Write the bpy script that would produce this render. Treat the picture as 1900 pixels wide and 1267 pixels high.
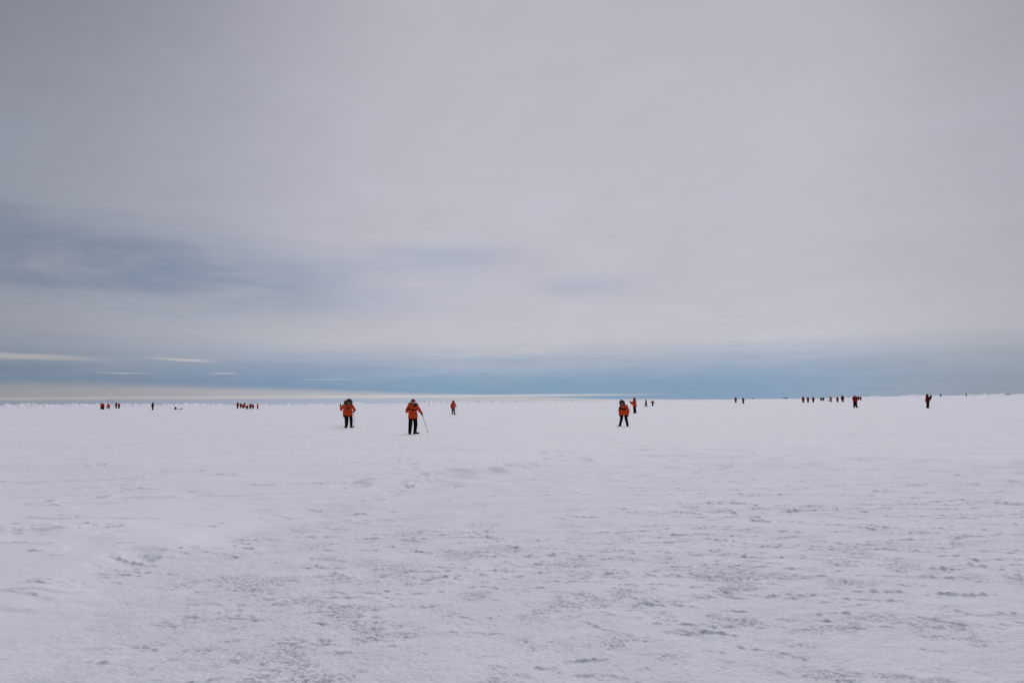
import bpy, math, random
import numpy as np
from mathutils import Matrix, Vector

for o in list(bpy.data.objects):
    bpy.data.objects.remove(o)
C = bpy.context.scene.collection
RAD = math.radians

# ------------------------------------------------------------------ camera
CAM_H = 1.55
FPX = 1267.0                      # focal length in photo pixels (24 mm on a 36 mm wide frame)
PITCH, ROLL = RAD(4.975), -0.0083
cd = bpy.data.cameras.new('camera')
cd.lens = 24.0
cd.sensor_width = 36.0
cd.clip_start = 0.1
cd.clip_end = 60000.0
cam = bpy.data.objects.new('camera', cd)
C.objects.link(cam)
CAM_M = Matrix.Translation((0, 0, CAM_H)) @ Matrix.Rotation(RAD(90) + PITCH, 4, 'X') @ Matrix.Rotation(ROLL, 4, 'Z')
cam.matrix_world = CAM_M
bpy.context.scene.camera = cam

# ------------------------------------------------------------------ view
sc = bpy.context.scene
sc.view_settings.view_transform = 'Standard'
sc.view_settings.look = 'None'
sc.view_settings.exposure = 0.0
sc.view_settings.gamma = 1.0

# ------------------------------------------------------------------ sun behind the cloud sheet
SUN_EL, SUN_AZ = RAD(48), RAD(14)      # azimuth clockwise from +Y
sd = bpy.data.lights.new('sun', 'SUN')
sd.energy = 0.84
sd.angle = RAD(40)
sd.color = (1.0, 0.965, 0.94)
sun = bpy.data.objects.new('sun', sd)
C.objects.link(sun)
sv = Vector((math.sin(SUN_AZ) * math.cos(SUN_EL), math.cos(SUN_AZ) * math.cos(SUN_EL), math.sin(SUN_EL)))
sun.rotation_euler = (-sv).to_track_quat('-Z', 'Y').to_euler()
sun.location = (0, 0, 50)

# ------------------------------------------------------------------ sky
W = bpy.data.worlds.new('World')
sc.world = W
W.use_nodes = True
nt = W.node_tree
nt.nodes.clear()


class E:
    """a tiny expression builder over shader math nodes"""
    tree = None

    def __init__(s, sock):
        s.s = sock

    @staticmethod
    def op(kind, *args, clamp=False):
        n = E.tree.nodes.new('ShaderNodeMath')
        n.operation = kind
        n.use_clamp = clamp
        for i, a in enumerate(args):
            if isinstance(a, E):
                E.tree.links.new(a.s, n.inputs[i])
            else:
                n.inputs[i].default_value = float(a)
        return E(n.outputs[0])

    def __add__(s, o): return E.op('ADD', s, o)
    __radd__ = __add__
    def __sub__(s, o): return E.op('SUBTRACT', s, o)
    def __rsub__(s, o): return E.op('SUBTRACT', o, s)
    def __mul__(s, o): return E.op('MULTIPLY', s, o)
    __rmul__ = __mul__
    def __truediv__(s, o): return E.op('DIVIDE', s, o)
    def clamp(s): return E.op('ADD', s, 0.0, clamp=True)
    def max(s, o): return E.op('MAXIMUM', s, o)
    def min(s, o): return E.op('MINIMUM', s, o)
    def abs(s): return E.op('ABSOLUTE', s)


def sstep(a, b, x):
    n = E.tree.nodes.new('ShaderNodeMapRange')
    n.interpolation_type = 'SMOOTHSTEP'
    E.tree.links.new(x.s, n.inputs['Value'])
    lo, hi, t0, t1 = (a, b, 0.0, 1.0) if a < b else (b, a, 1.0, 0.0)
    n.inputs['From Min'].default_value = lo
    n.inputs['From Max'].default_value = hi
    n.inputs['To Min'].default_value = t0
    n.inputs['To Max'].default_value = t1
    return E(n.outputs['Result'])


def bump_at(x, c, w):            # smooth bell of half width w round c
    return sstep(1.0, 0.0, ((x - c) / w).abs())


def combine(x, y, z):
    n = E.tree.nodes.new('ShaderNodeCombineXYZ')
    for i, a in enumerate((x, y, z)):
        if isinstance(a, E):
            E.tree.links.new(a.s, n.inputs[i])
        else:
            n.inputs[i].default_value = a
    return n.outputs[0]


def noise(vec, scale, detail=4, rough=0.5, dist=0.0):
    n = E.tree.nodes.new('ShaderNodeTexNoise')
    n.inputs['Scale'].default_value = scale
    n.inputs['Detail'].default_value = detail
    n.inputs['Roughness'].default_value = rough
    n.inputs['Distortion'].default_value = dist
    E.tree.links.new(vec, n.inputs['Vector'])
    return E(n.outputs['Fac'])


def mixc(f, a, b, mode='MIX'):
    n = E.tree.nodes.new('ShaderNodeMix')
    n.data_type = 'RGBA'
    n.blend_type = mode
    if isinstance(f, E):
        E.tree.links.new(f.s, n.inputs[0])
    else:
        n.inputs[0].default_value = f
    for sock, v in ((n.inputs[6], a), (n.inputs[7], b)):
        if isinstance(v, tuple):
            sock.default_value = (*v, 1.0)
        else:
            E.tree.links.new(v, sock)
    return n.outputs[2]


def srgb(r, g, b):
    f = lambda c: (c / 255 / 12.92) if c / 255 <= 0.04045 else ((c / 255 + 0.055) / 1.055) ** 2.4
    return (f(r), f(g), f(b))


def build_sky():
    E.tree = nt
    tc = nt.nodes.new('ShaderNodeTexCoord')
    sep = nt.nodes.new('ShaderNodeSeparateXYZ')
    nt.links.new(tc.outputs['Generated'], sep.inputs[0])
    x, y, z = (E(sep.outputs[i]) for i in range(3))
    el = E.op('ARCSINE', z.max(-1.0).min(1.0)) * (180 / math.pi)
    az = E.op('ARCTAN2', x, y) * (180 / math.pi)
    zz = z.max(0.0) + 0.045
    cloud_p = combine(x / zz, y / zz, 0.0)          # a cloud sheet seen in perspective
    streak_p = combine(az * 0.09, el * 1.1, 3.0)
    big = noise(cloud_p, 0.42, 4, 0.55, 0.4)
    fine = noise(cloud_p, 1.5, 6, 0.6, 0.6)
    strk = noise(streak_p, 1.0, 6, 0.6, 0.5)
    strk2 = noise(combine(az * 0.045, el * 0.42, 9.0), 1.0, 6, 0.58, 0.8)

    # clear sky showing where the sheet is thin
    sky = nt.nodes.new('ShaderNodeTexSky')
    sky.sky_type = 'NISHITA'
    sky.sun_disc = False
    sky.sun_elevation = SUN_EL
    sky.sun_rotation = SUN_AZ
    sky.air_density = 1.0
    sky.dust_density = 0.3
    clear = mixc(1.0, sky.outputs[0], (0.1, 0.1, 0.1), 'MULTIPLY')

    # overcast brightness: brightest toward the sun ahead-right, lens falloff painted in at the edges
    left = sstep(-4.0, -45.0, az)
    right = sstep(22.0, 47.0, az)
    high = sstep(14.0, 38.0, el)
    bright = 1.0 - left * 0.41 - right * 0.24 - high * (left * 0.16 + right * 0.10 + 0.09)
    bright = bright.max(0.45)
    zen = sstep(36.0, 70.0, el) * 0.62
    bright = bright + zen
    soft = noise(combine(az * 0.10, el * 0.20, 41.0), 1.0, 7, 0.62, 0.8)
    bright = bright * (0.86 + big * 0.11 + fine * 0.10 + strk2 * 0.06 + (soft - 0.5) * 0.13)
    base = mixc((left * 0.75 + (soft - 0.5) * 0.5 + right * 0.1).clamp(), srgb(190, 188, 197), srgb(180, 186, 202))
    # darker blue-grey belly of the sheet, low on the left
    wisp = noise(combine(az * 0.075 + el * 0.05, el * 0.24 - az * 0.012, 21.0), 1.0, 7, 0.6, 0.35)
    patch = bump_at(el + (strk2 - 0.5) * 4.0 + az * 0.05, 8.5, 4.4) * sstep(4.0, -30.0, az + (wisp - 0.5) * 30.0) * sstep(0.36, 0.62, wisp * 0.6 + fine * 0.35 + strk2 * 0.12)
    patch = patch.max(bump_at(el + (wisp - 0.5) * 1.6 - (az + 31.0) * 0.02, 8.9, 1.6) * bump_at(az + (wisp - 0.5) * 9.0, -28.5, 12.0) * 0.85)
    patch2 = bump_at(el + (strk2 - 0.5) * 3.0, 12.0, 2.2) * bump_at(az, -5.0, 11.0) * 0.30
    patch3 = bump_at(el + (strk2 - 0.5) * 3.0, 9.6, 1.5) * bump_at(az, 6.0, 8.0) * 0.26
    base = mixc((patch * 0.85 + patch2 + patch3).clamp(), base, srgb(130, 148, 176))
    # blue gap toward the horizon
    e2 = el + (strk2 - 0.5) * 2.2 + (strk - 0.5) * 0.7
    gap = sstep(5.6, 0.9, e2)
    gapcol = mixc(sstep(-4.0, -30.0, az), srgb(112, 147, 182), srgb(120, 147, 182))
    gapcol = mixc(sstep(16.0, 36.0, az), gapcol, srgb(142, 158, 180))
    base = mixc(gap * 0.97, base, gapcol)
    # pale distant bank lying on the horizon, thinning out to the right
    top = E.op('MULTIPLY_ADD', az, -0.040, 0.44)          # its upper edge in degrees
    top = top.max(0.12).min(1.65)
    bank = sstep(1.15, 0.62, (el + (strk - 0.5) * 0.22) / top) * sstep(18.0, 7.0, az + (strk2 - 0.5) * 8.0)
    base = mixc(bank * 0.9, base, srgb(182, 181, 190))
    cream = bump_at(el + (strk - 0.5) * 0.12, 0.45, 0.16) * sstep(16.0, 4.0, az + (strk2 - 0.5) * 8.0)
    base = mixc(cream * 0.85, base, srgb(200, 198, 202))
    strip = sstep(0.34, 0.25, el) * sstep(-3.0, -9.0, az)
    base = mixc(strip * 0.9, base, srgb(158, 174, 198))
    # bright slivers of lit cloud, low on the left
    w = (noise(combine(az * 0.22, el * 2.6, 5.0), 1.0, 6, 0.65, 0.8) - 0.5)
    def sliver(c_az, w_az, c_el, w_el, amt, tilt=0.0):
        return bump_at(az + w * 3.0, c_az, w_az) * sstep(1.0, 0.25, ((el - c_el + w * 0.30 - (az - c_az) * tilt) / w_el).abs()) * amt
    sl = sliver(-37.0, 8.5, 3.32, 0.30, 1.25, -0.012)
    sl = sl.max(sliver(-25.9, 3.0, 3.30, 0.13, 1.1, -0.045))
    sl = sl.max(sliver(-29.6, 2.4, 2.27, 0.07, 0.8))
    sl = sl.max(sliver(-22.9, 1.6, 2.30, 0.055, 0.8))
    sl = sl.max(sliver(-15.5, 3.4, 1.86, 0.05, 0.45))
    base = mixc(sl.clamp() * 0.78, base, srgb(214, 208, 213))
    lit = mixc(1.0, base, combine(bright, bright, bright), 'MULTIPLY')
    out = mixc(0.06, lit, clear)
    bg = nt.nodes.new('ShaderNodeBackground')
    nt.links.new(out, bg.inputs['Color'])
    bg.inputs['Strength'].default_value = 1.0
    wo = nt.nodes.new('ShaderNodeOutputWorld')
    nt.links.new(bg.outputs[0], wo.inputs['Surface'])


build_sky()
W.cycles.sampling_method = 'MANUAL'
W.cycles.sample_map_resolution = 512


# ------------------------------------------------------------------ materials
def mat(name, col, rough=0.8, var=0.12, nscale=30.0, bump=0.0, bscale=200.0, bdist=0.01, metal=0.0):
    m = bpy.data.materials.new(name)
    m.use_nodes = True
    t = m.node_tree
    b = t.nodes['Principled BSDF']
    b.inputs['Roughness'].default_value = rough
    b.inputs['Metallic'].default_value = metal
    b.inputs['Specular IOR Level'].default_value = 0.5 if rough < 0.5 else 0.12
    E.tree = t
    tc = t.nodes.new('ShaderNodeTexCoord')
    n = noise(tc.outputs['Object'], nscale, 3, 0.6)
    lo = tuple(c * (1 - var) for c in col)
    hi = tuple(min(1.0, c * (1 + var)) for c in col)
    t.links.new(mixc(n, lo, hi), b.inputs['Base Color'])
    if bump:
        bn = noise(tc.outputs['Object'], bscale, 3, 0.6)
        bp = t.nodes.new('ShaderNodeBump')
        bp.inputs['Strength'].default_value = bump
        bp.inputs['Distance'].default_value = bdist
        t.links.new(bn.s, bp.inputs['Height'])
        t.links.new(bp.outputs[0], b.inputs['Normal'])
    return m


M = {
    'orange': mat('orange_parka_cloth', (0.64, 0.060, 0.010), 0.75, 0.18, 9, 0.6, 30, 0.03),
    'redor': mat('red_orange_parka_cloth', (0.52, 0.05, 0.014), 0.75, 0.18, 9, 0.6, 30, 0.03),
    'red': mat('red_parka_cloth', (0.24, 0.012, 0.010), 0.75, 0.2, 9, 0.6, 30, 0.03),
    'darkred': mat('dark_red_parka_cloth', (0.10, 0.007, 0.008), 0.75, 0.2, 9, 0.6, 30, 0.03),
    'redhat': mat('red_knit', (0.36, 0.012, 0.015), 0.9, 0.2, 60, 0.5, 150),
    'navy': mat('navy_cloth', (0.008, 0.006, 0.016), 0.8, 0.2, 20),
    'yellow': mat('ochre_cloth', (0.30, 0.20, 0.02), 0.8, 0.2, 20),
    'black': mat('black_cloth', (0.0045, 0.0045, 0.0055), 0.8, 0.25, 14, 0.5, 40, 0.02),
    'brown': mat('brown_black_cloth', (0.010, 0.007, 0.0045), 0.8, 0.25, 14, 0.5, 40, 0.02),
    'boot': mat('black_rubber', (0.005, 0.005, 0.005), 0.6, 0.2, 40),
    'glove': mat('black_glove_cloth', (0.005, 0.005, 0.006), 0.8, 0.2, 40),
    'fur': mat('grey_brown_fur', (0.085, 0.066, 0.048), 0.95, 0.6, 55, 0.8, 160, 0.02),
    'darkfur': mat('dark_brown_fur', (0.030, 0.022, 0.017), 0.95, 0.6, 55, 0.8, 160, 0.02),
    'skin': mat('skin', (0.42, 0.22, 0.15), 0.55, 0.1, 20),
    'eye': mat('dark_eye', (0.02, 0.015, 0.012), 0.2, 0.1, 20),
    'pale': mat('pale_cloth', (0.55, 0.55, 0.52), 0.85, 0.15, 30),
    'metal': mat('grey_aluminium', (0.20, 0.20, 0.22), 0.4, 0.1, 30, metal=0.7),
    'plastic': mat('black_plastic', (0.014, 0.014, 0.015), 0.4, 0.2, 30),
    'glass': mat('dark_lens_glass', (0.02, 0.02, 0.03), 0.08, 0.1, 30),
    'lime': mat('lime_yellow_webbing', (0.38, 0.55, 0.05), 0.7, 0.15, 30),
    'bamboo': mat('weathered_bamboo', (0.16, 0.14, 0.10), 0.8, 0.2, 30),
    'flagdark': mat('dark_flag_cloth', (0.045, 0.05, 0.06), 0.85, 0.3, 10),
    'flagblue': mat('blue_flag_cloth', (0.05, 0.05, 0.16), 0.85, 0.3, 10),
    'flagwhite': mat('white_flag_cloth', (0.7, 0.7, 0.68), 0.85, 0.1, 10),
    'greybag': mat('grey_canvas', (0.16, 0.16, 0.17), 0.85, 0.2, 20),
}


def snow_material(name, crust_shade_attr):
    m = bpy.data.materials.new(name)
    m.use_nodes = True
    t = m.node_tree
    b = t.nodes['Principled BSDF']
    b.inputs['Roughness'].default_value = 0.65
    b.inputs['Specular IOR Level'].default_value = 0.3
    E.tree = t
    tc = t.nodes.new('ShaderNodeTexCoord')
    ob = tc.outputs['Object']
    n1 = noise(ob, 0.35, 4, 0.6)
    n2 = noise(ob, 9.0, 5, 0.7)
    col = mixc(n1, (0.83, 0.84, 0.885), (0.875, 0.88, 0.915))
    if crust_shade_attr:
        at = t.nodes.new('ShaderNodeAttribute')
        at.attribute_name = 'ice'  # ice tone that also carries shade painted on lips and in pits
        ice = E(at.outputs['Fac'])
        ac = t.nodes.new('ShaderNodeAttribute')
        ac.attribute_name = 'crust'
        n3 = noise(ob, 1.3, 6, 0.65)
        col = mixc((E(ac.outputs['Fac']) * sstep(0.25, 0.7, n3)).clamp(), col, (0.775, 0.785, 0.825))
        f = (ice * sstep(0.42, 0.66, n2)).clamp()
        col = mixc(f, col, (0.36, 0.40, 0.46))  # bluish ice grey, doubling as painted shade on lip faces and in pits
    t.links.new(col, b.inputs['Base Color'])
    b1 = noise(ob, 38.0, 5, 0.75)
    b2 = noise(ob, 7.0, 5, 0.7)
    bp = t.nodes.new('ShaderNodeBump')
    bp.inputs['Strength'].default_value = 0.55
    bp.inputs['Distance'].default_value = 0.02
    h = b1 * 0.55 + b2 * 0.8
    t.links.new(h.s, bp.inputs['Height'])
    t.links.new(bp.outputs[0], b.inputs['Normal'])
    return m


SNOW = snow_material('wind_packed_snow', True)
RIDGE = snow_material('ridge_ice', False)

# ------------------------------------------------------------------ numpy noise
_rng = np.random.RandomState(11)
_perm = _rng.permutation(512)
_perm = np.concatenate([_perm, _perm, _perm])
_ga = _rng.rand(512) * 2 * math.pi
_gx, _gy = np.cos(_ga), np.sin(_ga)


def perlin(x, y, seed=0):
    x = x + seed * 17.31
    y = y - seed * 9.77
    xi = np.floor(x).astype(np.int64)
    yi = np.floor(y).astype(np.int64)
    xf, yf = x - xi, y - yi
    u = xf * xf * xf * (xf * (xf * 6 - 15) + 10)
    v = yf * yf * yf * (yf * (yf * 6 - 15) + 10)

    def g(ix, iy, dx, dy):
        k = _perm[(_perm[ix & 511] + iy) & 511] & 511
        return _gx[k] * dx + _gy[k] * dy
    a = g(xi, yi, xf, yf)
    b_ = g(xi + 1, yi, xf - 1, yf)
    c = g(xi, yi + 1, xf, yf - 1)
    d = g(xi + 1, yi + 1, xf - 1, yf - 1)
    return (a + u * (b_ - a)) * (1 - v) + (c + u * (d - c)) * v


def fbm(x, y, octaves=4, gain=0.5, seed=0):
    s, amp = 0.0, 1.0
    for i in range(octaves):
        s = s + amp * perlin(x * 2 ** i, y * 2 ** i, seed + i * 3)
        amp *= gain
    return s


def npstep(a, b, x):
    t = np.clip((x - a) / (b - a), 0, 1)
    return t * t * (3 - 2 * t)


# ------------------------------------------------------------------ where a photo pixel lands on flat ground
def ray(px, py):
    d = Vector(((px - 950) / FPX, -(py - 633.5) / FPX, -1.0))
    d = CAM_M.to_3x3() @ d
    return d.normalized()


def flat_hit(px, py):
    d = ray(px, py)
    k = CAM_H / -d.z
    return d.x * k, d.y * k


# edge of the wind-scoured crust round the viewer: (azimuth, radius)
_edge = [flat_hit(*p) for p in ((-60, 1165), (0, 1132), (110, 1100), (240, 1052), (380, 1000), (500, 958), (700, 908), (900, 884), (1100, 852), (1300, 846), (1500, 852), (1700, 860), (1900, 862), (1980, 866))]
EDGE_AZ = np.array([math.atan2(p[0], p[1]) for p in _edge])
EDGE_R = np.array([math.hypot(*p) for p in _edge])

# footprints and holes (photo pixels -> ground), with depth and size
PRINTS = []
_pr = random.Random(4)
for (px, py, dep, sz) in ((83, 934, .30, .11), (180, 922, .16, .14), (188, 870, .30, .13), (170, 940, .03, .2), (242, 1050, .05, .2),
                          (365, 916, .04, .2), (240, 902, .03, .2), (120, 990, .03, .15), (175, 993, .04, .22), (205, 1008, .03, .14),
                          (60, 1020, .03, .2), (30, 1018, .03, .2), (160, 1033, .03, .18), (330, 912, .02, .25),
                          (1207, 857, .07, .22), (1075, 857, .05, .25), (1240, 851, .05, .25), (1345, 865, .05, .2), (1435, 853, .06, .3),
                          (650, 904, .05, .3), (665, 906, .04, .25), (820, 898, .05, .3), (840, 901, .04, .25)):
    PRINTS.append((*flat_hit(px, py), dep, sz))
for (a, b, n) in (((745, 815), (735, 850), 9), ((735, 850), (768, 868), 8), ((768, 868), (778, 888), 6), ((778, 890), (705, 925), 10), ((778, 890), (850, 905), 6), ((1060, 858), (1110, 852), 5), ((1000, 845), (1060, 830), 6), ((1060, 830), (1150, 795), 9), ((735, 850), (655, 797), 10), ((766, 808), (748, 816), 5), ((690, 812), (560, 830), 10), ((1230, 800), (1420, 850), 14), ((1010, 800), (850, 772), 9)):
    for i in range(n):
        f = (i + _pr.random() * .6) / n
        PRINTS.append((*flat_hit(a[0] + (b[0] - a[0]) * f + _pr.uniform(-9, 9), a[1] + (b[1] - a[1]) * f + _pr.uniform(-3, 3)), _pr.uniform(.02, .05), _pr.uniform(.08, .13)))


# wind-cut lips in the crust: each a short ragged step facing the viewer (x, y, length, height, turn)
LIPS = []
_lr = random.Random(21)


def lip_at(px, py, lpx, hpx, turn):
    if py < 770:
        return
    x, y = flat_hit(px, py)
    r = math.hypot(x, y)
    LIPS.append((x, y, lpx * r / FPX * .72, min(.045, .72 * hpx * r / FPX), turn - math.atan2(x, y) * .35))


def lip_field(x0, x1, y0, y1, n, lpx, hpx, chain=1):
    for _ in range(n):
        px, py = _lr.uniform(x0, x1), y0 + (y1 - y0) * _lr.random() ** .9
        turn = _lr.gauss(0, .22)
        for c in range(_lr.randint(1, chain)):
            L = lpx * math.exp(_lr.gauss(0, .45))
            k = math.exp(_lr.gauss(0, .38))
            lip_at(px, py, L, hpx * k, turn + _lr.gauss(0, .2))
            px += L * _lr.uniform(.9, 1.7)
            py += _lr.gauss(0, 2.2) - turn * L * .12


lip_field(960, 1960, 930, 1080, 150, 34, 3.2, 4)
lip_field(1180, 1960, 860, 960, 120, 24, 2.3, 3)
lip_field(930, 1500, 850, 960, 45, 22, 1.8, 3)
lip_field(560, 1100, 985, 1085, 55, 34, 2.7, 4)
lip_field(1000, 1960, 1070, 1170, 55, 40, 3.4, 2)
lip_field(350, 1000, 1070, 1150, 38, 34, 2.8, 2)
lip_field(950, 1960, 790, 870, 75, 24, 1.7, 3)
lip_field(0, 950, 780, 930, 60, 24, 1.6, 3)
lip_field(0, 420, 960, 1050, 22, 24, 2.4, 3)
lip_field(100, 1960, 1150, 1290, 42, 36, 3.2, 2)
lip_field(1020, 1500, 846, 868, 26, 24, 2.2, 2)
for i in range(46):                       # the ragged edge where the crust meets the drift
    f = _lr.random()
    ex = np.interp(f, (0, .2, .4, .6, .8, 1), (0, 150, 250, 400, 560, 720))
    ey = np.interp(f, (0, .2, .4, .6, .8, 1), (1125, 1098, 1060, 1015, 985, 955))
    lip_at(ex + _lr.gauss(0, 14), ey + _lr.gauss(0, 9), _lr.uniform(20, 60), _lr.uniform(2, 4.5), -.25)
for (px, py, L, hp) in ((83, 935, 16, 5), (188, 871, 14, 4.5), (180, 924, 26, 4), (165, 994, 40, 3.5), (200, 1009, 22, 3), (235, 1051, 40, 7), (1208, 858, 14, 3.5), (1435, 853, 26, 2.5),
                        (745, 865, 26, 3), (770, 876, 24, 3), (740, 860, 20, 2.5), (775, 893, 14, 4), (655, 905, 50, 3), (760, 903, 24, 3), (708, 921, 22, 3), (830, 899, 40, 3), (1785, 1103, 70, 8), (1570, 1139, 12, 8), (1885, 1071, 26, 8), (1880, 1139, 44, 7), (690, 1168, 40, 7), (1090, 1228, 60, 7)):
    lip_at(px, py, L, hp, 0)


def terrain(x, y):
    """height of the snow before its small relief"""
    r = np.hypot(x, y)
    az = np.degrees(np.arctan2(x, y))
    g = 0.0042 * npstep(10, 35, az) * npstep(120, 70, az) + 0.0014 * npstep(-14, -30, az) * npstep(-120, -70, az) * npstep(430, 300, r) - 0.0023 * npstep(450, 1000, r) * npstep(12, 4, az) * npstep(-120, -70, az)
    z = np.where(az > 0, np.minimum(r, 520), r) * g * npstep(8, 40, r)
    z = z + 0.10 * fbm(x / 26, y / 20, 3, 0.5, 2) * npstep(3, 25, r) * npstep(600, 60, r)
    return z


crust_map = [None]


def ground_height(x, y, detail=True):
    r = np.hypot(x, y)
    az = np.arctan2(x, y)
    z = terrain(x, y)
    rb = np.interp(az, EDGE_AZ, EDGE_R, left=4.2, right=15.5)
    wob = fbm(x / 2.2, y / 1.6, 4, 0.55, 7)
    R = npstep(-.06, .15, (rb - r) / rb + wob * .22)
    Rs = npstep(-.03, .04, (rb - r) / rb + wob * .05 + fbm(x / 1.4, y / 1.0, 3, .5, 31) * .04)
    # soft drifts of the smooth snow
    z = z + (1 - R) * 0.24 * fbm(x / 9.0 + 0.12 * wob, y / 5.0, 2, 0.4, 5) * npstep(32, 12, r)
    z = z + 0.085 * fbm(x / 16 + 0.2 * wob, y / 5.0, 3, 0.5, 15) * npstep(10, 18, r) * npstep(220, 60, r)
    z = z + (1 - Rs) * 0.055
    # low wind streaks beyond the crust
    st = fbm(x / 4.0 + wob * .2, y / 0.9, 3, 0.55, 40)
    z = z + (1 - R) * (0.016 * st + 0.022 * npstep(.30, .34, st)) * npstep(140, 30, r) * npstep(-.3, .3, fbm(x / 9, y / 7, 2, .5, 44))
    ice = np.zeros_like(r)
    if not detail:
        return z, ice
    near = r < 130
    xs, ys = x[near], y[near]
    Rn, rn, azn = R[near], r[near], az[near]
    rbn = rb[near]
    zz = np.zeros_like(xs)
    wx = perlin(xs / 1.3, ys / 1.3, 50) * 0.5
    # broad low wind waves in the crust
    ripz = Rn * npstep(4.5, 8.0, rn)
    zz += ripz * .010 * fbm(xs / .9 + wx, (ys + .25 * wx) / .33, 3, .5, 70)
    # every lip: a ragged step up on its far side, then a gentle run down
    lips = np.zeros_like(xs)
    lift = np.zeros_like(xs)
    if len(rn) > 10000 and rn[0] <= rn[-1]:
        for (lx, ly, L, amp, turn) in LIPS:
            lr = math.hypot(lx, ly)
            i0, i1 = np.searchsorted(rn, (lr - L * 1.3 - .12, lr + L * 1.3 + .45))
            sub = np.arange(i0, i1)
            dx, dy = xs[i0:i1] - lx, ys[i0:i1] - ly
            k = (np.abs(dx) < L * 1.3 + .1) & (np.abs(dy) < L * 1.3 + .4)
            if not k.any():
                continue
            sub, dx, dy = sub[k], dx[k], dy[k]
            ct, st_ = math.cos(turn), math.sin(turn)
            u, v = dx * ct + dy * st_, -dx * st_ + dy * ct
            v = v + .10 * L * np.cos(u / L * 2.2 + lx * 7) + .022 * perlin(u / .06 + lx * 31, u * 0 + ly * 17, 9) + .03 * perlin(u / .17 + lx * 13, u * 0 + ly * 5, 10)
            along = np.clip(1 - (u / L) ** 2, 0, 1) ** .6 * np.clip(.7 + 1.1 * perlin(u / .05 + lx * 11, u * 0 + ly * 23, 12), 0, 1.2)
            run = .09 + 3.0 * amp
            lift[sub] = np.maximum(lift[sub], amp * along * np.where(v < 0, 0, npstep(0, .012, v) * np.exp(-(v / run) ** 1.5)))
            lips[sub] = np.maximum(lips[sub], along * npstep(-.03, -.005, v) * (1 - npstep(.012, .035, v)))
    zz += lift
    # pitted crust close to the viewer
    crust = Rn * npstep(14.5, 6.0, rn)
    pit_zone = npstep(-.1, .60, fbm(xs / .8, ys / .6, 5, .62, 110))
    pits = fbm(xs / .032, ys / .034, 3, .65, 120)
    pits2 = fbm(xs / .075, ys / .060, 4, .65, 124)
    mid = fbm(xs / .55, ys / .42, 5, .6, 130)
    zz += crust * (0.019 * mid + 0.0055 * pits)
    zz -= crust * pit_zone * (0.020 * npstep(.0, .35, pits) + .013 * npstep(.0, .4, pits2))
    # sparse lips and old wind marks farther out
    out = (1 - Rn) * npstep(95, 25, rn)
    for k, (lam, lx, amp, sd_, occ0) in enumerate(((1.5, 1.5, .035, 270, .34), (2.4, 3.0, .03, 290, .32))):
        ph = ys / lam + 1.0 * fbm(xs / 5.5, ys / 4.0, 3, .55, sd_) + .12 * fbm(xs / .3, ys / .3, 2, .6, sd_ + 3)
        saw = ph - np.floor(ph)
        seg = npstep(occ0, occ0 + .14, fbm(xs / lx, ph / 1.0, 2, .55, sd_ + 5) + .22 * fbm(xs / 9, ys / 7, 2, .5, sd_ + 8))
        zz += out * amp * seg * npstep(0.0, .05, saw) * (1 - saw) ** 1.6
    # everywhere: fine grain
    zz += (0.3 + .7 * Rn) * 0.006 * fbm(xs / .2, ys / .16, 3, .6, 150) * npstep(40, 12, rn)
    ice_shade = crust * pit_zone * npstep(-.1, .3, pits) * .6  # recess shade painted into the colour, following the pits
    ice_shade = np.maximum(ice_shade, lips * .8)  # lip faces darkened in colour to strengthen their shade
    # footprints
    for (fx, fy, dep, sz) in PRINTS:
        d2 = ((xs - fx) / sz) ** 2 + ((ys - fy) / (sz * 1.5)) ** 2
        sel = d2 < 9
        if not sel.any():
            continue
        q = d2[sel] * (1 + .5 * perlin(xs[sel] / .12, ys[sel] / .12, 200))
        zz[sel] += -dep * .95 * np.exp(-q * q * 1.2) + dep * .12 * np.exp(-(np.sqrt(np.abs(q)) - 1.5) ** 2 * 6)
    z[near] = z[near] + zz
    ice[near] = np.clip(ice_shade, 0, 1)
    crust_map[0] = R
    return z, ice


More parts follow.
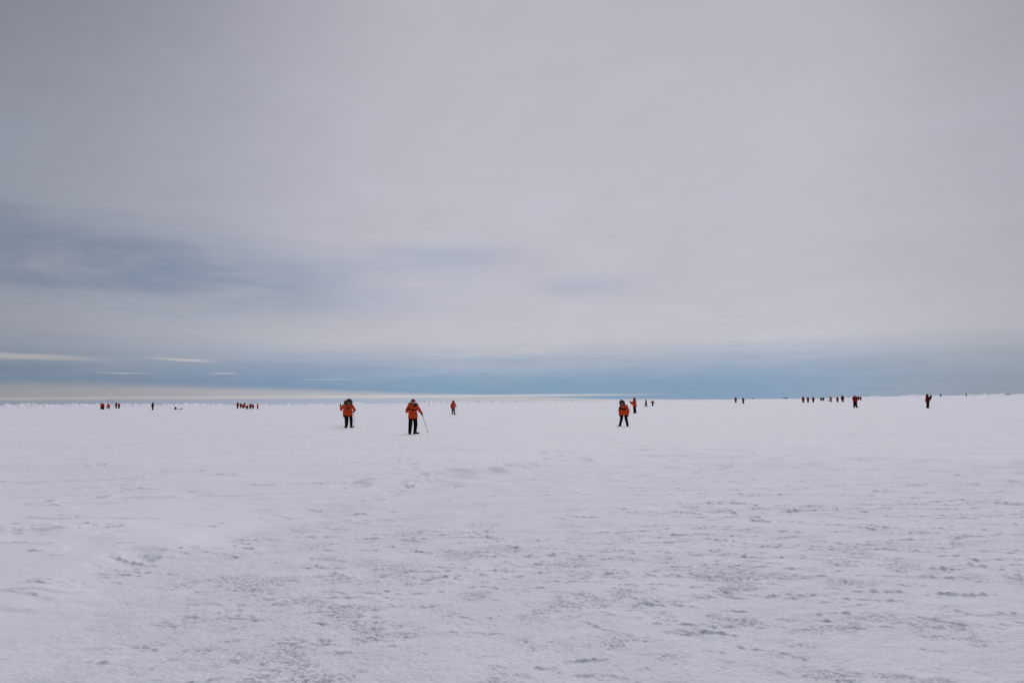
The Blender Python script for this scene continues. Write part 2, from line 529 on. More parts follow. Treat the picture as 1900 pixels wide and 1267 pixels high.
def build_snow():
    dmax = 330.0
    rows = [0.0, .6, 1.2, 1.8, 2.3]
    d = dmax
    while d > 9:
        rows.append(CAM_H * 683.0 / d)
        d -= 0.20 if d > 48 else 0.34
    r = rows[-1]
    while r < 26000:
        r *= 1.045 if r < 700 else 1.25
        rows.append(r)
    rows = np.array(rows)
    dense = np.radians(np.linspace(-50, 50, 1120))
    coarse = np.radians(np.linspace(50, 310, 80)[1:-1])
    az = np.concatenate([dense, coarse])
    nr, na = len(rows), len(az)
    rr, aa = np.meshgrid(rows, az, indexing='ij')
    x, y = (rr * np.sin(aa)).ravel(), (rr * np.cos(aa)).ravel()
    z, ice = ground_height(x, y)
    co = np.stack([x, y, z], 1).astype(np.float32)
    i, j = np.meshgrid(np.arange(nr - 1), np.arange(na), indexing='ij')
    j2 = (j + 1) % na
    f = np.stack([i * na + j, (i + 1) * na + j, (i + 1) * na + j2, i * na + j2], -1).reshape(-1, 4)
    f = f[:, ::-1]
    f = f[na:]      # the first ring round the centre is closed by a fan
    me = bpy.data.meshes.new('snow_field')
    fan = np.stack([np.full(na, 0), np.arange(na) + na, (np.arange(na) + 1) % na + na], 1)[:, ::-1]
    nq, ntri = len(f), len(fan)
    me.vertices.add(len(co))
    me.vertices.foreach_set('co', co.ravel())
    me.loops.add(nq * 4 + ntri * 3)
    me.loops.foreach_set('vertex_index', np.concatenate([f.ravel(), fan.ravel()]).astype(np.int32))
    me.polygons.add(nq + ntri)
    me.polygons.foreach_set('loop_start', np.concatenate([np.arange(nq) * 4, nq * 4 + np.arange(ntri) * 3]).astype(np.int32))
    me.update(calc_edges=True)
    me.validate()
    me.shade_smooth()
    at = me.attributes.new('ice', 'FLOAT', 'POINT')  # ice grey with the painted lip and pit shade
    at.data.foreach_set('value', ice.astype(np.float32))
    at = me.attributes.new('crust', 'FLOAT', 'POINT')
    at.data.foreach_set('value', crust_map[0].astype(np.float32))
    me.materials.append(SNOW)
    o = bpy.data.objects.new('snow_field', me)
    C.objects.link(o)
    o['kind'] = 'structure'
    return o


build_snow()


def gz(x, y):
    z, _ = ground_height(np.array([float(x)]), np.array([float(y)]))
    return float(z[0])


def ground_pixel(px, py):
    """march the photo ray to the snow"""
    d = ray(px, py)
    h = math.hypot(d.x, d.y)
    rr = np.concatenate([np.arange(2.5, 120, .04), np.arange(120, 900, .5)])
    x, y = d.x / h * rr, d.y / h * rr
    zr = CAM_H + d.z / h * rr
    zg, _ = ground_height(x, y, detail=False)
    k = np.argmax(zr <= zg)
    if zr[k] > zg[k]:
        k = len(rr) - 1
    return x[k], y[k], float(rr[k])


def depth_of(x, y, z):
    v = CAM_M.inverted() @ Vector((x, y, z))
    return -v.z


# ------------------------------------------------------------------ mesh helpers
def mesh_obj(name, co, faces, material, parent=None, smooth=True):
    me = bpy.data.meshes.new(name)
    me.from_pydata([tuple(c) for c in co], [], [tuple(int(k) for k in f) for f in faces])
    me.update()
    if smooth:
        me.shade_smooth()
    me.materials.append(material)
    o = bpy.data.objects.new(name, me)
    C.objects.link(o)
    if parent:
        o.parent = parent
    return o


def thing(name, label, cat, loc=(0, 0, 0), rz=0.0, scale=1.0, group=None):
    o = bpy.data.objects.new(name, None)
    o.empty_display_size = 0.2
    C.objects.link(o)
    o.location = loc
    o.rotation_euler = (0, 0, rz)
    o.scale = (scale,) * 3
    o['label'] = label
    o['category'] = cat
    if group:
        o['group'] = group
    return o


# --- pressure ridge along the far edge of the floe
def build_ridge():
    prof = np.array([(-260, 750), (0, 750.2), (40, 749), (55, 747.6), (80, 749.6), (150, 748), (180, 749.2), (240, 748.2), (262, 748.6), (290, 750.3), (330, 748.3), (345, 747.2), (370, 749), (400, 749), (440, 749.6), (500, 748.9), (520, 749.6), (545, 748.5), (600, 748.6), (630, 747.6), (655, 745.4), (668, 744.6), (680, 747.6), (720, 747.8), (770, 747.2), (785, 744.2), (800, 742.8), (815, 745.2), (830, 745.6), (850, 743), (868, 742.4), (880, 743.6), (890, 741.6), (900, 742), (912, 741.8), (925, 742.4), (940, 744), (955, 742.8), (975, 744.6), (990, 742.4), (1005, 745), (1040, 744.6), (1100, 743.0), (1140, 743.4), (1200, 743.2), (1260, 741.6), (1330, 741), (1380, 740.6), (1450, 739.6), (1500, 738.6), (1550, 737.6), (1600, 735.6), (1620, 734.6), (1650, 735), (1695, 731.9), (1712, 732.6), (1770, 733), (1840, 730.4), (1850, 729.8), (1870, 730.6), (1890, 730.6), (1960, 730.5), (2200, 730)])
    rnd = np.random.RandomState(3)
    px = np.arange(-240, 2140, .55)
    top = np.interp(px, prof[:, 0], prof[:, 1])
    jag = fbm(px / 11.0, px * 0, 4, .6, 210) * 2.7
    top = top + 0.35 - jag * np.interp(px, (0, 700, 800, 1000, 1150, 1400, 2000), (1.0, 1.0, 1.3, 1.3, .8, .8, .9))
    R0 = np.interp(px, (-240, 0, 780, 1000, 1150, 1300, 2140), (400, 420, 430, 430, 470, 500, 505)) + 12 * fbm(px / 60, px * 0, 2, .5, 220)
    dirs = [ray(a, b) for a, b in zip(px, top)]
    ts = np.array([-26, -18, -12, -8, -5.5, -3.5, -2, -1, 0, .8, 2, 4, 8, 16, 30.])
    co, na = [], len(ts)
    zb_all = []
    for k, d in enumerate(dirs):
        hh = math.hypot(d.x, d.y)
        ux, uy = d.x / hh, d.y / hh
        zt = CAM_H + d.z / hh * R0[k]
        for t in ts:
            rr = R0[k] + t
            co.append([ux * rr, uy * rr, zt])
    co = np.array(co)
    zb, _ = ground_height(co[:, 0], co[:, 1], detail=False)
    T = np.tile(ts, len(px))
    w = np.where(T < 0, np.clip(1 + T / 26, 0, 1) ** 2.2, np.clip(1 - T / 30, 0, 1) ** 1.5)
    lum = fbm(co[:, 0] / 2.6, co[:, 1] / 2.6, 4, .6, 230)
    H = np.maximum(co[:, 2] - zb, .12)
    co[:, 2] = zb - .15 + (H + .15) * np.clip(w, 0, 1) + np.where(np.abs(T) > 0.1, lum * .5 * H * w * (1 - w) * 2.5, 0)
    n = len(px)
    i, j = np.meshgrid(np.arange(n - 1), np.arange(na - 1), indexing='ij')
    F = np.stack([i * na + j, (i + 1) * na + j, (i + 1) * na + j + 1, i * na + j + 1], -1).reshape(-1, 4)
    # tumbled blocks on the crest
    co_l, f_l = [co], [F]
    off = len(co)
    cube = np.array([(a, b, c) for a in (-1, 1) for b in (-1, 1) for c in (-1, 1)], float)
    cf = np.array([(0, 1, 3, 2), (4, 6, 7, 5), (0, 4, 5, 1), (2, 3, 7, 6), (0, 2, 6, 4), (1, 5, 7, 3)])
    for _ in range(520):
        k = rnd.randint(n)
        if px[k] > 1120 and rnd.rand() < .45:
            continue
        v = co[k * na + 8 - rnd.randint(0, 3)]
        s = rnd.uniform(.12, .42) * (1.35 if 780 < px[k] < 1010 else 1.0)
        b = cube * np.array([s * rnd.uniform(.7, 1.8), s * rnd.uniform(.5, 1.2), s * rnd.uniform(.3, 1)]) * rnd.uniform(.75, 1.2, (8, 3))
        a1, a2 = rnd.uniform(-.7, .7), rnd.uniform(0, 6.3)
        ry = np.array([[math.cos(a1), 0, math.sin(a1)], [0, 1, 0], [-math.sin(a1), 0, math.cos(a1)]])
        rz_ = np.array([[math.cos(a2), -math.sin(a2), 0], [math.sin(a2), math.cos(a2), 0], [0, 0, 1]])
        co_l.append(b @ ry.T @ rz_.T + v + np.array([0, 0, -.25 * s]))
        f_l.append(cf + off)
        off += 8
    o = mesh_obj('ice_ridge', np.concatenate(co_l), np.concatenate(f_l), RIDGE, smooth=False)
    o['kind'] = 'structure'


build_ridge()


# ------------------------------------------------------------------ signed distance modelling for figures
def cap(a, b, ra, rb, sy=1.0):
    a = np.array(a, float)
    b = np.array(b, float)

    def f(p):
        q = p - a
        if sy != 1.0:
            q = q * np.array([1, 1 / sy, 1])
        ba = b - a
        t = np.clip((q @ ba) / max(ba @ ba, 1e-9), 0, 1)
        return np.linalg.norm(q - t[:, None] * ba, axis=1) - (ra + (rb - ra) * t)
    f.bb = (np.minimum(a, b) - max(ra, rb), np.maximum(a, b) + max(ra, rb))
    return f


def ell(c, r, rot=None):
    c = np.array(c, float)
    r = np.array(r, float)
    m = np.eye(3) if rot is None else np.array(rot)

    def f(p):
        q = (p - c) @ m
        k = np.linalg.norm(q / r, axis=1)
        return (k - 1) * r.min()
    R = r.max()
    f.bb = (c - R, c + R)
    return f


def smin(d1, d2, k):
    h = np.clip(.5 + .5 * (d2 - d1) / k, 0, 1)
    return d2 + (d1 - d2) * h - k * h * (1 - h)


def union(fs, k=.03):
    def f(p):
        d = fs[0](p)
        for g in fs[1:]:
            d = smin(d, g(p), k)
        return d
    f.bb = (np.min([g.bb[0] for g in fs], 0), np.max([g.bb[1] for g in fs], 0))
    return f


def modify(f, fn, pad=0.0):
    def g(p):
        return fn(p, f(p))
    g.bb = (f.bb[0] - pad, f.bb[1] + pad)
    return g


def surface_nets(f, h, pad=0.05):
    lo, hi = f.bb[0] - pad, f.bb[1] + pad
    n = np.maximum(np.ceil((hi - lo) / h).astype(int) + 1, 4)
    ax = [lo[i] + h * np.arange(n[i]) for i in range(3)]
    G = np.stack(np.meshgrid(*ax, indexing='ij'), -1)
    D = f(G.reshape(-1, 3)).reshape(n)
    S = D < 0
    c = S[:-1, :-1, :-1].astype(int)
    cnt = np.zeros_like(c)
    for dx in (0, 1):
        for dy in (0, 1):
            for dz in (0, 1):
                cnt += S[dx:n[0] - 1 + dx, dy:n[1] - 1 + dy, dz:n[2] - 1 + dz]
    act = (cnt > 0) & (cnt < 8)
    idx = -np.ones(act.shape, int)
    cells = np.argwhere(act)
    idx[act] = np.arange(len(cells))
    acc = np.zeros((len(cells), 3))
    num = np.zeros(len(cells))
    corners = [(a, b, c_) for a in (0, 1) for b in (0, 1) for c_ in (0, 1)]
    for p in corners:
        for axis in range(3):
            if p[axis]:
                continue
            q = list(p)
            q[axis] = 1
            d0 = D[cells[:, 0] + p[0], cells[:, 1] + p[1], cells[:, 2] + p[2]]
            d1 = D[cells[:, 0] + q[0], cells[:, 1] + q[1], cells[:, 2] + q[2]]
            cr = (d0 < 0) != (d1 < 0)
            t = np.where(cr, d0 / np.where(cr, d0 - d1, 1), 0)
            pt = np.tile(np.array(p, float), (len(cells), 1))
            pt[:, axis] += t
            acc += pt * cr[:, None]
            num += cr
    V = lo + (cells + acc / np.maximum(num, 1)[:, None]) * h
    faces = []
    for axis in range(3):
        a, b = (axis + 1) % 3, (axis + 2) % 3
        s0 = [slice(None)] * 3
        s1 = [slice(None)] * 3
        s0[axis] = slice(0, -1)
        s1[axis] = slice(1, None)
        A, B = S[tuple(s0)], S[tuple(s1)]
        e = np.argwhere(A != B)
        e = e[(e[:, a] > 0) & (e[:, b] > 0) & (e[:, a] < n[a] - 1) & (e[:, b] < n[b] - 1)]
        if not len(e):
            continue
        ins = A[e[:, 0], e[:, 1], e[:, 2]]
        def at(da, db):
            k = e.copy()
            k[:, a] += da
            k[:, b] += db
            return idx[k[:, 0], k[:, 1], k[:, 2]]
        q = np.stack([at(-1, -1), at(0, -1), at(0, 0), at(-1, 0)], 1)
        q = np.where(ins[:, None], q, q[:, ::-1])
        faces.append(q)
    F = np.concatenate(faces) if faces else np.zeros((0, 4), int)
    F = F[(F >= 0).all(1)]
    return V, F


def sdf_obj(name, f, h, material, parent, pad=0.05):
    V, F = surface_nets(f, h, pad)
    return mesh_obj(name, V, F, material, parent)


def unit(v):
    v = np.array(v, float)
    return v / max(np.linalg.norm(v), 1e-9)


# ------------------------------------------------------------------ a dressed figure
BASE = dict(
    hipL=(-.10, 0, .93), hipR=(.10, 0, .93), kneeL=(-.12, -.02, .50), kneeR=(.12, -.02, .50),
    ankL=(-.13, .03, .10), ankR=(.13, .03, .10), toeL=(-.25, -1, 0), toeR=(.25, -1, 0),
    pelvis=(0, .01, .98), chest=(0, 0, 1.29), neck=(0, .0, 1.47), head=(0, -.02, 1.62), look=(0, -1, -.08),
    shL=(-.20, 0, 1.41), shR=(.20, 0, 1.41), elL=(-.30, .03, 1.13), elR=(.30, .03, 1.13),
    haL=(-.31, -.07, .86), haR=(.31, -.07, .86), fingL=(0, -.1, -1), fingR=(0, -.1, -1))


def hand_sdf(pos, direc, side, size=1.0, curl=.55):
    """palm, four unequal fingers bent at the knuckles and a thumb off the side"""
    d = unit(direc)
    up = np.array([side, 0, 0], float)
    w = unit(np.cross(d, up)) if abs(d @ up) < .95 else unit(np.cross(d, (0, 0, 1)))
    nrm = unit(np.cross(w, d))          # away from the body
    inn = -nrm
    p = np.array(pos, float)
    fs = [cap(p - d * .05, p + d * .035, .038 * size, .040 * size), cap(p - w * .018, p + d * .05 + w * .018, .036 * size, .030 * size)]
    lens = (.066, .078, .072, .056)
    for k in range(4):
        o = (k - 1.5) * .023
        a = p + d * .055 + w * o
        b = a + unit(d + inn * curl * .5) * lens[k] * .55
        c = b + unit(d * (1 - curl) + inn * curl * 1.6) * lens[k] * .55
        fs += [cap(a, b, .0125 * size, .0115 * size), cap(b, c, .0115 * size, .0095 * size)]
    t0 = p - d * .005 - w * .032
    t1 = t0 - w * .030 + d * .030 + inn * .012
    t2 = t1 + d * .030 + inn * .018 + w * .004
    fs += [cap(t0, t1, .016, .0135), cap(t1, t2, .0135, .0105)]
    return union(fs, .007)


def person(label, px, feet, headtop, yaw=0.0, pose=None, jacket='red', trousers='black', hood=True, ruff='darkfur', hat=None,
           near=False, dist=None, band=None, badge=False, sit=False, group='people in parkas scattered across the sea ice', hem=.80, h=None, feet_off=0.0, wide=1.0, big_ruff=False, more=0.0):
    bulk = (0.0 if near else 0.045) + more + (.04 if px < 490 else 0)
    J = {k: np.array(v, float) for k, v in BASE.items()}
    for k, v in (pose or {}).items():
        J[k] = np.array(v, float)
    h = h or (.017 if near else .026)
    seed = sum(ord(c) for c in label) % 97
    root = thing('person', label, 'person', group=group)
    look = unit(J['look'])
    hd = J['head']
    # frame of the head: columns right, forward(back +y), up
    upv = unit(np.array([0, 0, 1]) - look * look[2])
    rgt = unit(np.cross(upv, -look))
    Rh = np.stack([rgt, -look, upv], 1)
    H = lambda x, y, z: hd + Rh @ np.array([x, y, z])
    # --- the body: one continuous skin
    fs = [ell(H(0, .015, .02), (.076, .094, .112), Rh), cap(H(0, -.02, -.05), H(0, -.055, -.085), .062, .045), cap(H(0, -.092, .01), H(0, -.112, -.03), .011, .017),
          cap(H(-.035, -.078, .034), H(.035, -.078, .034), .018, .018), ell(H(-.078, .02, -.005), (.012, .022, .033), Rh), ell(H(.078, .02, -.005), (.012, .022, .033), Rh),
          cap(H(-.022, -.088, -.062), H(.022, -.088, -.062), .011, .011),
          cap(J['neck'], hd, .058, .055), cap(J['neck'], J['chest'], .09, .12, .8), cap(J['chest'], J['pelvis'], .12, .115, .8)]
    for s in 'LR':
        fs += [cap(J['neck'] - (0, 0, .05), J['sh' + s], .07, .055), cap(J['sh' + s], J['el' + s], .046, .038), cap(J['el' + s], J['ha' + s], .036, .026),
               cap(J['pelvis'], J['hip' + s], .10, .085), cap(J['hip' + s], J['knee' + s], .075, .052), cap(J['knee' + s], J['ank' + s], .050, .036), cap(J['ank' + s], J['ank' + s] + unit(J['toe' + s]) * .11 + (0, 0, -.045), .034, .024)]
        fs.append(cap(J['ha' + s], J['ha' + s] + unit(J['fing' + s]) * .07, .026, .02))
    body = union(fs, .022)
    sdf_obj('body', body, .014 if near else .022, M['skin'], root)
    if near:
        for sx in (-1, 1):
            V, F = surface_nets(ell(H(.031 * sx, -.079, .012), (.012, .010, .010), Rh), .005, .02)
            mesh_obj('eye', V, F, M['eye'], root)
    # --- trousers
    fs = []
    for s in 'LR':
        an = J['ank' + s] + (0, 0, .03)
        fs += [cap(J['pelvis'] + (0, 0, -.02), J['hip' + s] + (0, 0, -.03), .135, .112, .9), cap(J['hip' + s], J['knee' + s], .114, .098), cap(J['knee' + s], an, .096, .082)]
    tr = union(fs, .025)
    tr = modify(tr, lambda p, d: d - bulk * .8 + .005 * np.sin(p[:, 2] * 46 + 3 * np.sin(p[:, 0] * 21 + seed)) * np.sin(p[:, 1] * 17 + seed))
    sdf_obj('trousers', tr, h, M[trousers], root)
    # --- boots, with the sole cut flat
    for s in 'LR':
        a = J['ank' + s]
        t = unit(J['toe' + s])
        down = np.array([0, 0, -.045])
        b_ = union([cap(a + (0, 0, .07), a + down * .5, .078, .070), cap(a + down - t * .05, a + down + t * .15, .060, .052), cap(a + down + t * .10, a + down * 1.15 + t * .19, .050, .040)], .03)
        zc = a[2] - .10
        b_ = modify(b_, lambda p, d, zc=zc: np.maximum(d, zc - p[:, 2]))
        sdf_obj('boot', b_, .014 if near else .022, M['boot'], root)
    # --- parka
    ch, pe = J['chest'], J['pelvis']
    fs = [cap(ch + (0, 0, .08), pe + (0, 0, -.02), .185 * wide, .215 * wide, .80), cap(J['shL'] * (.8, 1, 1) + ch * (.2, 0, 0), J['shR'] * (.8, 1, 1) + ch * (.2, 0, 0), .098, .098), cap(ch + (0, 0, .08), J['neck'] + (0, 0, .03), .15, .085)]
    low = pe + np.array([0, 0, -.20])
    if sit:
        low = pe + np.array([0, -.05, -.06])
    fs.append(cap(pe, low, .235 * wide, .245 * wide, .82))
    for s in 'LR':
        w_ = J['ha' + s]
        el_ = J['el' + s]
        wr = el_ + (w_ - el_) * .86
        fs += [cap(J['sh' + s], el_, .092, .080), cap(el_, wr, .078, .062)]
    jk = union(fs, .035)
    hz = min(hem, pe[2] - .16) if not sit else pe[2] - .17
    tr.bb = (tr.bb[0] - bulk, tr.bb[1] + bulk)
    jk.bb = (jk.bb[0] - bulk, jk.bb[1] + bulk)
    jk = modify(jk, lambda p, d: d - bulk + .006 * np.sin(p[:, 2] * 52 + 2.2 * np.sin(p[:, 0] * 13 + seed)) * (.6 + .4 * np.sin(p[:, 1] * 19)) + .004 * np.sin(p[:, 0] * 61 + p[:, 2] * 23))
    jc = modify(jk, lambda p, d: np.maximum(d, np.where((np.abs(p[:, 0] - pe[0]) < .29) & (np.abs(p[:, 1] - pe[1]) < .26), hz - p[:, 2], -1)))
    sdf_obj('jacket', jc, h, M[jacket], root)

    def shell(name, lo, hi, off, m, hh=None):
        lo, hi = np.array(lo), np.array(hi)
        def g(p):
            q = p + np.stack([0 * p[:, 0], 0 * p[:, 0], .03 * np.sin(p[:, 0] * 9 + 1) + .012 * np.sin(p[:, 0] * 31)], 1) if name == 'strap_shade_band' else p
            b_ = np.max(np.maximum(lo - q, q - hi), axis=1)
            return np.maximum(np.maximum(jk(p) - off, -(jk(p) + .02)), b_)
        g.bb = (lo, hi)
        V, F = surface_nets(g, hh or h * .8, .03)
        if len(F):
            mesh_obj(name, V, F, M[m], root)
    if band:
        shell('strap_shade_band', (-.42, -.4, band[0]), (.20, .3, band[1]), .012, 'black')  # black strip standing for a camera strap and the shade across the chest
    if near:
        shell('pocket_flap', (-.17, -.4, 1.045), (-.05, .0, 1.068), .012, 'black', .011)
        shell('pocket_flap', (.05, -.4, 1.045), (.17, .0, 1.068), .012, 'black', .011)
        shell('zip_placket', (-.017, -.4, hz + .03), (.017, 0, 1.40), .010, 'redor', .010)
    if badge:
        shell('badge', (.0, -.4, 1.33), (.08, 0, 1.365), .012, 'pale', .010)
    # --- gloves
    for s, sg in (('L', -1), ('R', 1)):
        el_, w_ = J['el' + s], J['ha' + s]
        g = hand_sdf(w_, J['fing' + s], sg, 1.12)
        g = union([g, cap(el_ + (w_ - el_) * .80, w_, .050, .042)], .012)
        sdf_obj('glove', g, .010 if near else .016, M['glove'], root, .03)
    # --- head wear
    if hood:
        shellf = ell(H(0, .045, .03), (.150, .160, .172), Rh)
        def hoodf(p):
            q = (p - hd) @ Rh
            d = shellf(p)
            d = np.maximum(d, -(d + .03))
            return np.maximum(d, -(q[:, 1] + .035 + .25 * np.abs(q[:, 2]) * 0))
        hoodf.bb = shellf.bb
        sdf_obj('hood', hoodf, h * .9, M[jacket], root)
        if ruff:
            def rf(p):
                q = (p - hd) @ Rh
                rr = np.hypot(q[:, 0] / 1.0, (q[:, 2] - .015) / 1.12)
                d = np.hypot(rr - (.165 if big_ruff else .135), q[:, 1] + .045) - (.062 if big_ruff else .047)
                d += .014 * np.sin(q[:, 0] * 150 + seed) * np.sin(q[:, 2] * 140 + 1) * np.sin(q[:, 1] * 160) + .008 * np.sin(q[:, 0] * 71 + q[:, 2] * 83)
                return d
            rf.bb = (hd - .29, hd + .29)
            sdf_obj('fur_ruff', rf, .011 if near else .02, M[ruff], root, .03)
        if hat:
            def hf(p):
                q = (p - hd) @ Rh
                d = ell((0, .0, .035), (.10, .115, .135))(q)
                return np.maximum(d, .045 - q[:, 2] - .3 * q[:, 1])
            hf.bb = (hd - .2, hd + .2)
            sdf_obj('hat', hf, h * .7, M[hat], root, .03)
    else:
        def hf(p):
            q = (p - hd) @ Rh
            d = ell((0, .012, .03), (.098, .117, .132))(q) - .004 * np.sin(q[:, 0] * 120)
            d = np.maximum(d, .015 - q[:, 2] - .45 * q[:, 1])
            return d if near else smin(d, ell((0, .01, .17), (.03, .03, .03))(q), .02)
        hf.bb = (hd - .23, hd + .23)
        sdf_obj('hat', hf, h * .7, M[hat or 'black'], root, .03)
        cf = modify(union([cap(J['neck'] + (-.05, .02, .02), J['neck'] + (.05, .02, .02), .085, .085), cap(J['neck'] + (0, .06, .03), J['neck'] + (0, .08, .0), .10, .09)], .03), lambda p, d: d)
        sdf_obj('hood', cf, h, M[jacket], root)
    # --- stand it on the snow so that it covers the photo's pixels
    zmax = max((root_child.data.vertices[i].co.z for root_child in C.objects if root_child.parent == root and root_child.type == 'MESH' for i in range(0, len(root_child.data.vertices), 3)), default=1.75)
    if dist is None:
        x, y, r = ground_pixel(px, feet)
    else:
        d = ray(px, feet)
        k = dist / math.hypot(d.x, d.y)
        x, y, r = d.x * k, d.y * k, dist
    z = gz(x, y)
    dep = depth_of(x, y, z)
    size = (feet - headtop) / FPX * dep
    s = size / zmax
    if dist is not None:
        s = min(max(s, .92), 1.06)
    PEOPLE.append((label[:40], round(r), round(s, 2), round(zmax, 2)))
    root.location = (x, y, z - .04 + feet_off)
    root.rotation_euler = (0, 0, RAD(yaw) - math.atan2(x, y))
    root.scale = (s, s, s)
    root['_f'] = 1
    del root['_f']
    bpy.context.view_layer.update()
    return root


PEOPLE = []


def world_of(root, p):
    return root.matrix_basis @ Vector(p)


# ------------------------------------------------------------------ things people carry
def tube(pts, r0, r1=None, seg=10):
    r1 = r0 if r1 is None else r1
    pts = [Vector(p) for p in pts]
    co, F = [], []
    n = len(pts)
    for i, p in enumerate(pts):
        d = (pts[min(i + 1, n - 1)] - pts[max(i - 1, 0)]).normalized()
        a = d.orthogonal().normalized()
        b = d.cross(a)
        r = r0 + (r1 - r0) * i / max(n - 1, 1)
        for k in range(seg):
            t = 2 * math.pi * k / seg
            co.append(p + (a * math.cos(t) + b * math.sin(t)) * r)
    for i in range(n - 1):
        for k in range(seg):
            k2 = (k + 1) % seg
            F.append((i * seg + k, i * seg + k2, (i + 1) * seg + k2, (i + 1) * seg + k))
    F.append(tuple(range(seg))[::-1])
    F.append(tuple((n - 1) * seg + k for k in range(seg)))
    return co, F


def trekking_pole(label, top, tip, thick=1.0):
    top, tip = Vector(top), Vector(tip)
    root = thing('trekking_pole', label, 'trekking pole', tip, group='trekking poles held by walkers')
    d = (top - tip)
    L = d.length
    d.normalize()
    P = lambda t: d * (L * t)
    def part(name, a, b, r0, r1, m):
        co, F = tube([P(a), P((a + b) / 2), P(b)], r0 * thick, r1 * thick)
        mesh_obj(name, co, F, M[m], root)
    part('tip', 0.0, .035, .004, .007, 'metal')
    part('basket', .045, .052, .035, .030, 'plastic')
    part('lower_shaft', .036, .45, .0075, .0085, 'metal')
    part('clamp', .44, .475, .013, .013, 'plastic')
    part('upper_shaft', .476, .90, .0095, .0105, 'metal')
    part('grip', .90, 1.05, .017, .020, 'plastic')
    s = d.orthogonal().normalized()
    q = [P(1.02) + d * (-.09 * (1 - math.cos(t)) * .9) + s * (.055 * math.sin(t)) for t in np.linspace(0, 2 * math.pi, 15)]
    co, F = tube(q, .007, .007, 6)
    mesh_obj('wrist_strap', co, F, M['black'], root)


def camera_thing(label, root_p, at, look, strap=None, tele=False, sc_=1.0):
    """a photo camera: body, prism hump, grip, lens barrel, glass and neck strap, in the holder's space"""
    root = thing('photo_camera', label, 'camera', group='cameras carried by visitors')
    l = unit(look)
    upv = unit(np.array([0, 0, 1]) - l * l[2])
    rg = unit(np.cross(upv, -l))
    Rm = np.stack([rg, -l, upv], 1)
    at = np.array(at, float)
    def put(co):
        out = []
        for c in co:
            out.append(at + Rm @ (np.array(c) * sc_))
        return out
    def rbox(name, c, half, rad, m):
        c, half = np.array(c, float), np.array(half, float)
        def f(p):
            q = np.abs(p - c) - (half - rad)
            return np.linalg.norm(np.maximum(q, 0), axis=1) + np.minimum(q.max(1), 0) - rad
        f.bb = (c - half, c + half)
        V, F = surface_nets(f, .009, .03)
        return mesh_obj(name, put(V), F, M[m], root)
    b = rbox('camera_body', (0, 0, 0), (.075, .035, .05), .014, 'plastic')
    rbox('viewfinder_hump', (0, .0, .055), (.032, .036, .022), .010, 'plastic')
    rbox('hand_grip', (-.072, -.02, -.005), (.02, .045, .045), .014, 'plastic')
    ln = .20 if tele else .10
    co, F = tube([(0, -.03, 0), (0, -.06, 0), (0, -.03 - ln, 0)], .036, .042, 16)
    lo = mesh_obj('lens', put(co), F, M['plastic'], root)
    co, F = tube([(0, -.031 - ln, 0), (0, -.034 - ln, 0)], .036, .036, 16)
    g = mesh_obj('glass', put(co), F, M['glass'], lo)
    if strap is not None:
        pts = [at + Rm @ np.array([-.07, 0, .04])] + [np.array(s) for s in strap] + [at + Rm @ np.array([.07, 0, .04])]
        co, F = tube(pts, .012, .012, 6)
        mesh_obj('neck_strap', co, F, M['black'], root)
    root.location = root_p.location
    root.rotation_euler = root_p.rotation_euler
    root.scale = root_p.scale
    return root


G_NEAR = 'people in parkas scattered across the sea ice'

# --- man with trekking pole and camera, nearest of all
pA = person('person in orange parka, black hat and red visor, camera raised, holding a trekking pole', 766, 804.3, 738.6, yaw=8, near=True, jacket='orange', hood=False, hat='black', band=(1.22, 1.29),
            pose=dict(look=(.55, -1, -.02), head=(.0, -.03, 1.62), elL=(-.31, -.06, 1.16), haL=(.03, -.26, 1.42), fingL=(.8, -.2, .5),
                      elR=(.33, -.02, 1.20), haR=(.40, -.14, 1.085), fingR=(.5, -.5, -.5), kneeL=(-.13, -.02, .50), ankL=(-.15, .02, .10), kneeR=(.13, -.02, .5), ankR=(.11, .03, .10), toeR=(1, -.25, 0), toeL=(-.15, -1, 0)))
_hd = Vector((0, -.03, 1.62))
def visor(root, hd, look):
    l = unit(look)
    upv = unit(np.array([0, 0, 1]) - l * l[2])
    rg = unit(np.cross(upv, -l))
    Rm = np.stack([rg, -l, upv], 1)
    hd = np.array(hd)
    def f(p):
        q = (p - hd) @ Rm
        d = ell((0, -.03, .075), (.115, .125, .075))(q)
        d = np.maximum(d, -(q[:, 1] + .035))
        d = np.maximum(d, q[:, 1] + .005)
        return np.maximum(d, .03 - q[:, 2])
    def f2(p):
        q = (p - hd) @ Rm
        return np.minimum(np.maximum(np.maximum(ell((0, -.02, .06), (.112, .135, .085))(q), q[:, 1] + .03), .03 - q[:, 2]), ell((0, -.14, .045), (.085, .07, .013))(q))
    f2.bb = (hd - .25, hd + .25)
    V, F = surface_nets(f2, .009, .02)
    mesh_obj('visor', V, F, M['redhat'], root)
visor(pA, (0, -.03, 1.62), (.55, -1, -.02))
def side_ruff(root, c, m='darkfur', r=(.10, .11, .085)):
    c = np.array(c, float)
    def f(p):
        q = p - c
        return ell((0, 0, 0), r)(q) + .012 * np.sin(q[:, 0] * 140) * np.sin(q[:, 2] * 150) * np.sin(q[:, 1] * 130)
    f.bb = (c - .15, c + .15)
    V, F = surface_nets(f, .011, .02)
    mesh_obj('fur_ruff', V, F, M[m], root)
side_ruff(pA, (-.13, .10, 1.53), 'fur', (.10, .10, .075))
top = world_of(pA, (.415, -.16, 1.06))
tx, ty, tr_ = ground_pixel(794.2, 803.8)
trekking_pole('trekking pole slanting out to the right from the nearest walker with red visor', top, (tx, ty, gz(tx, ty)), 1.15)
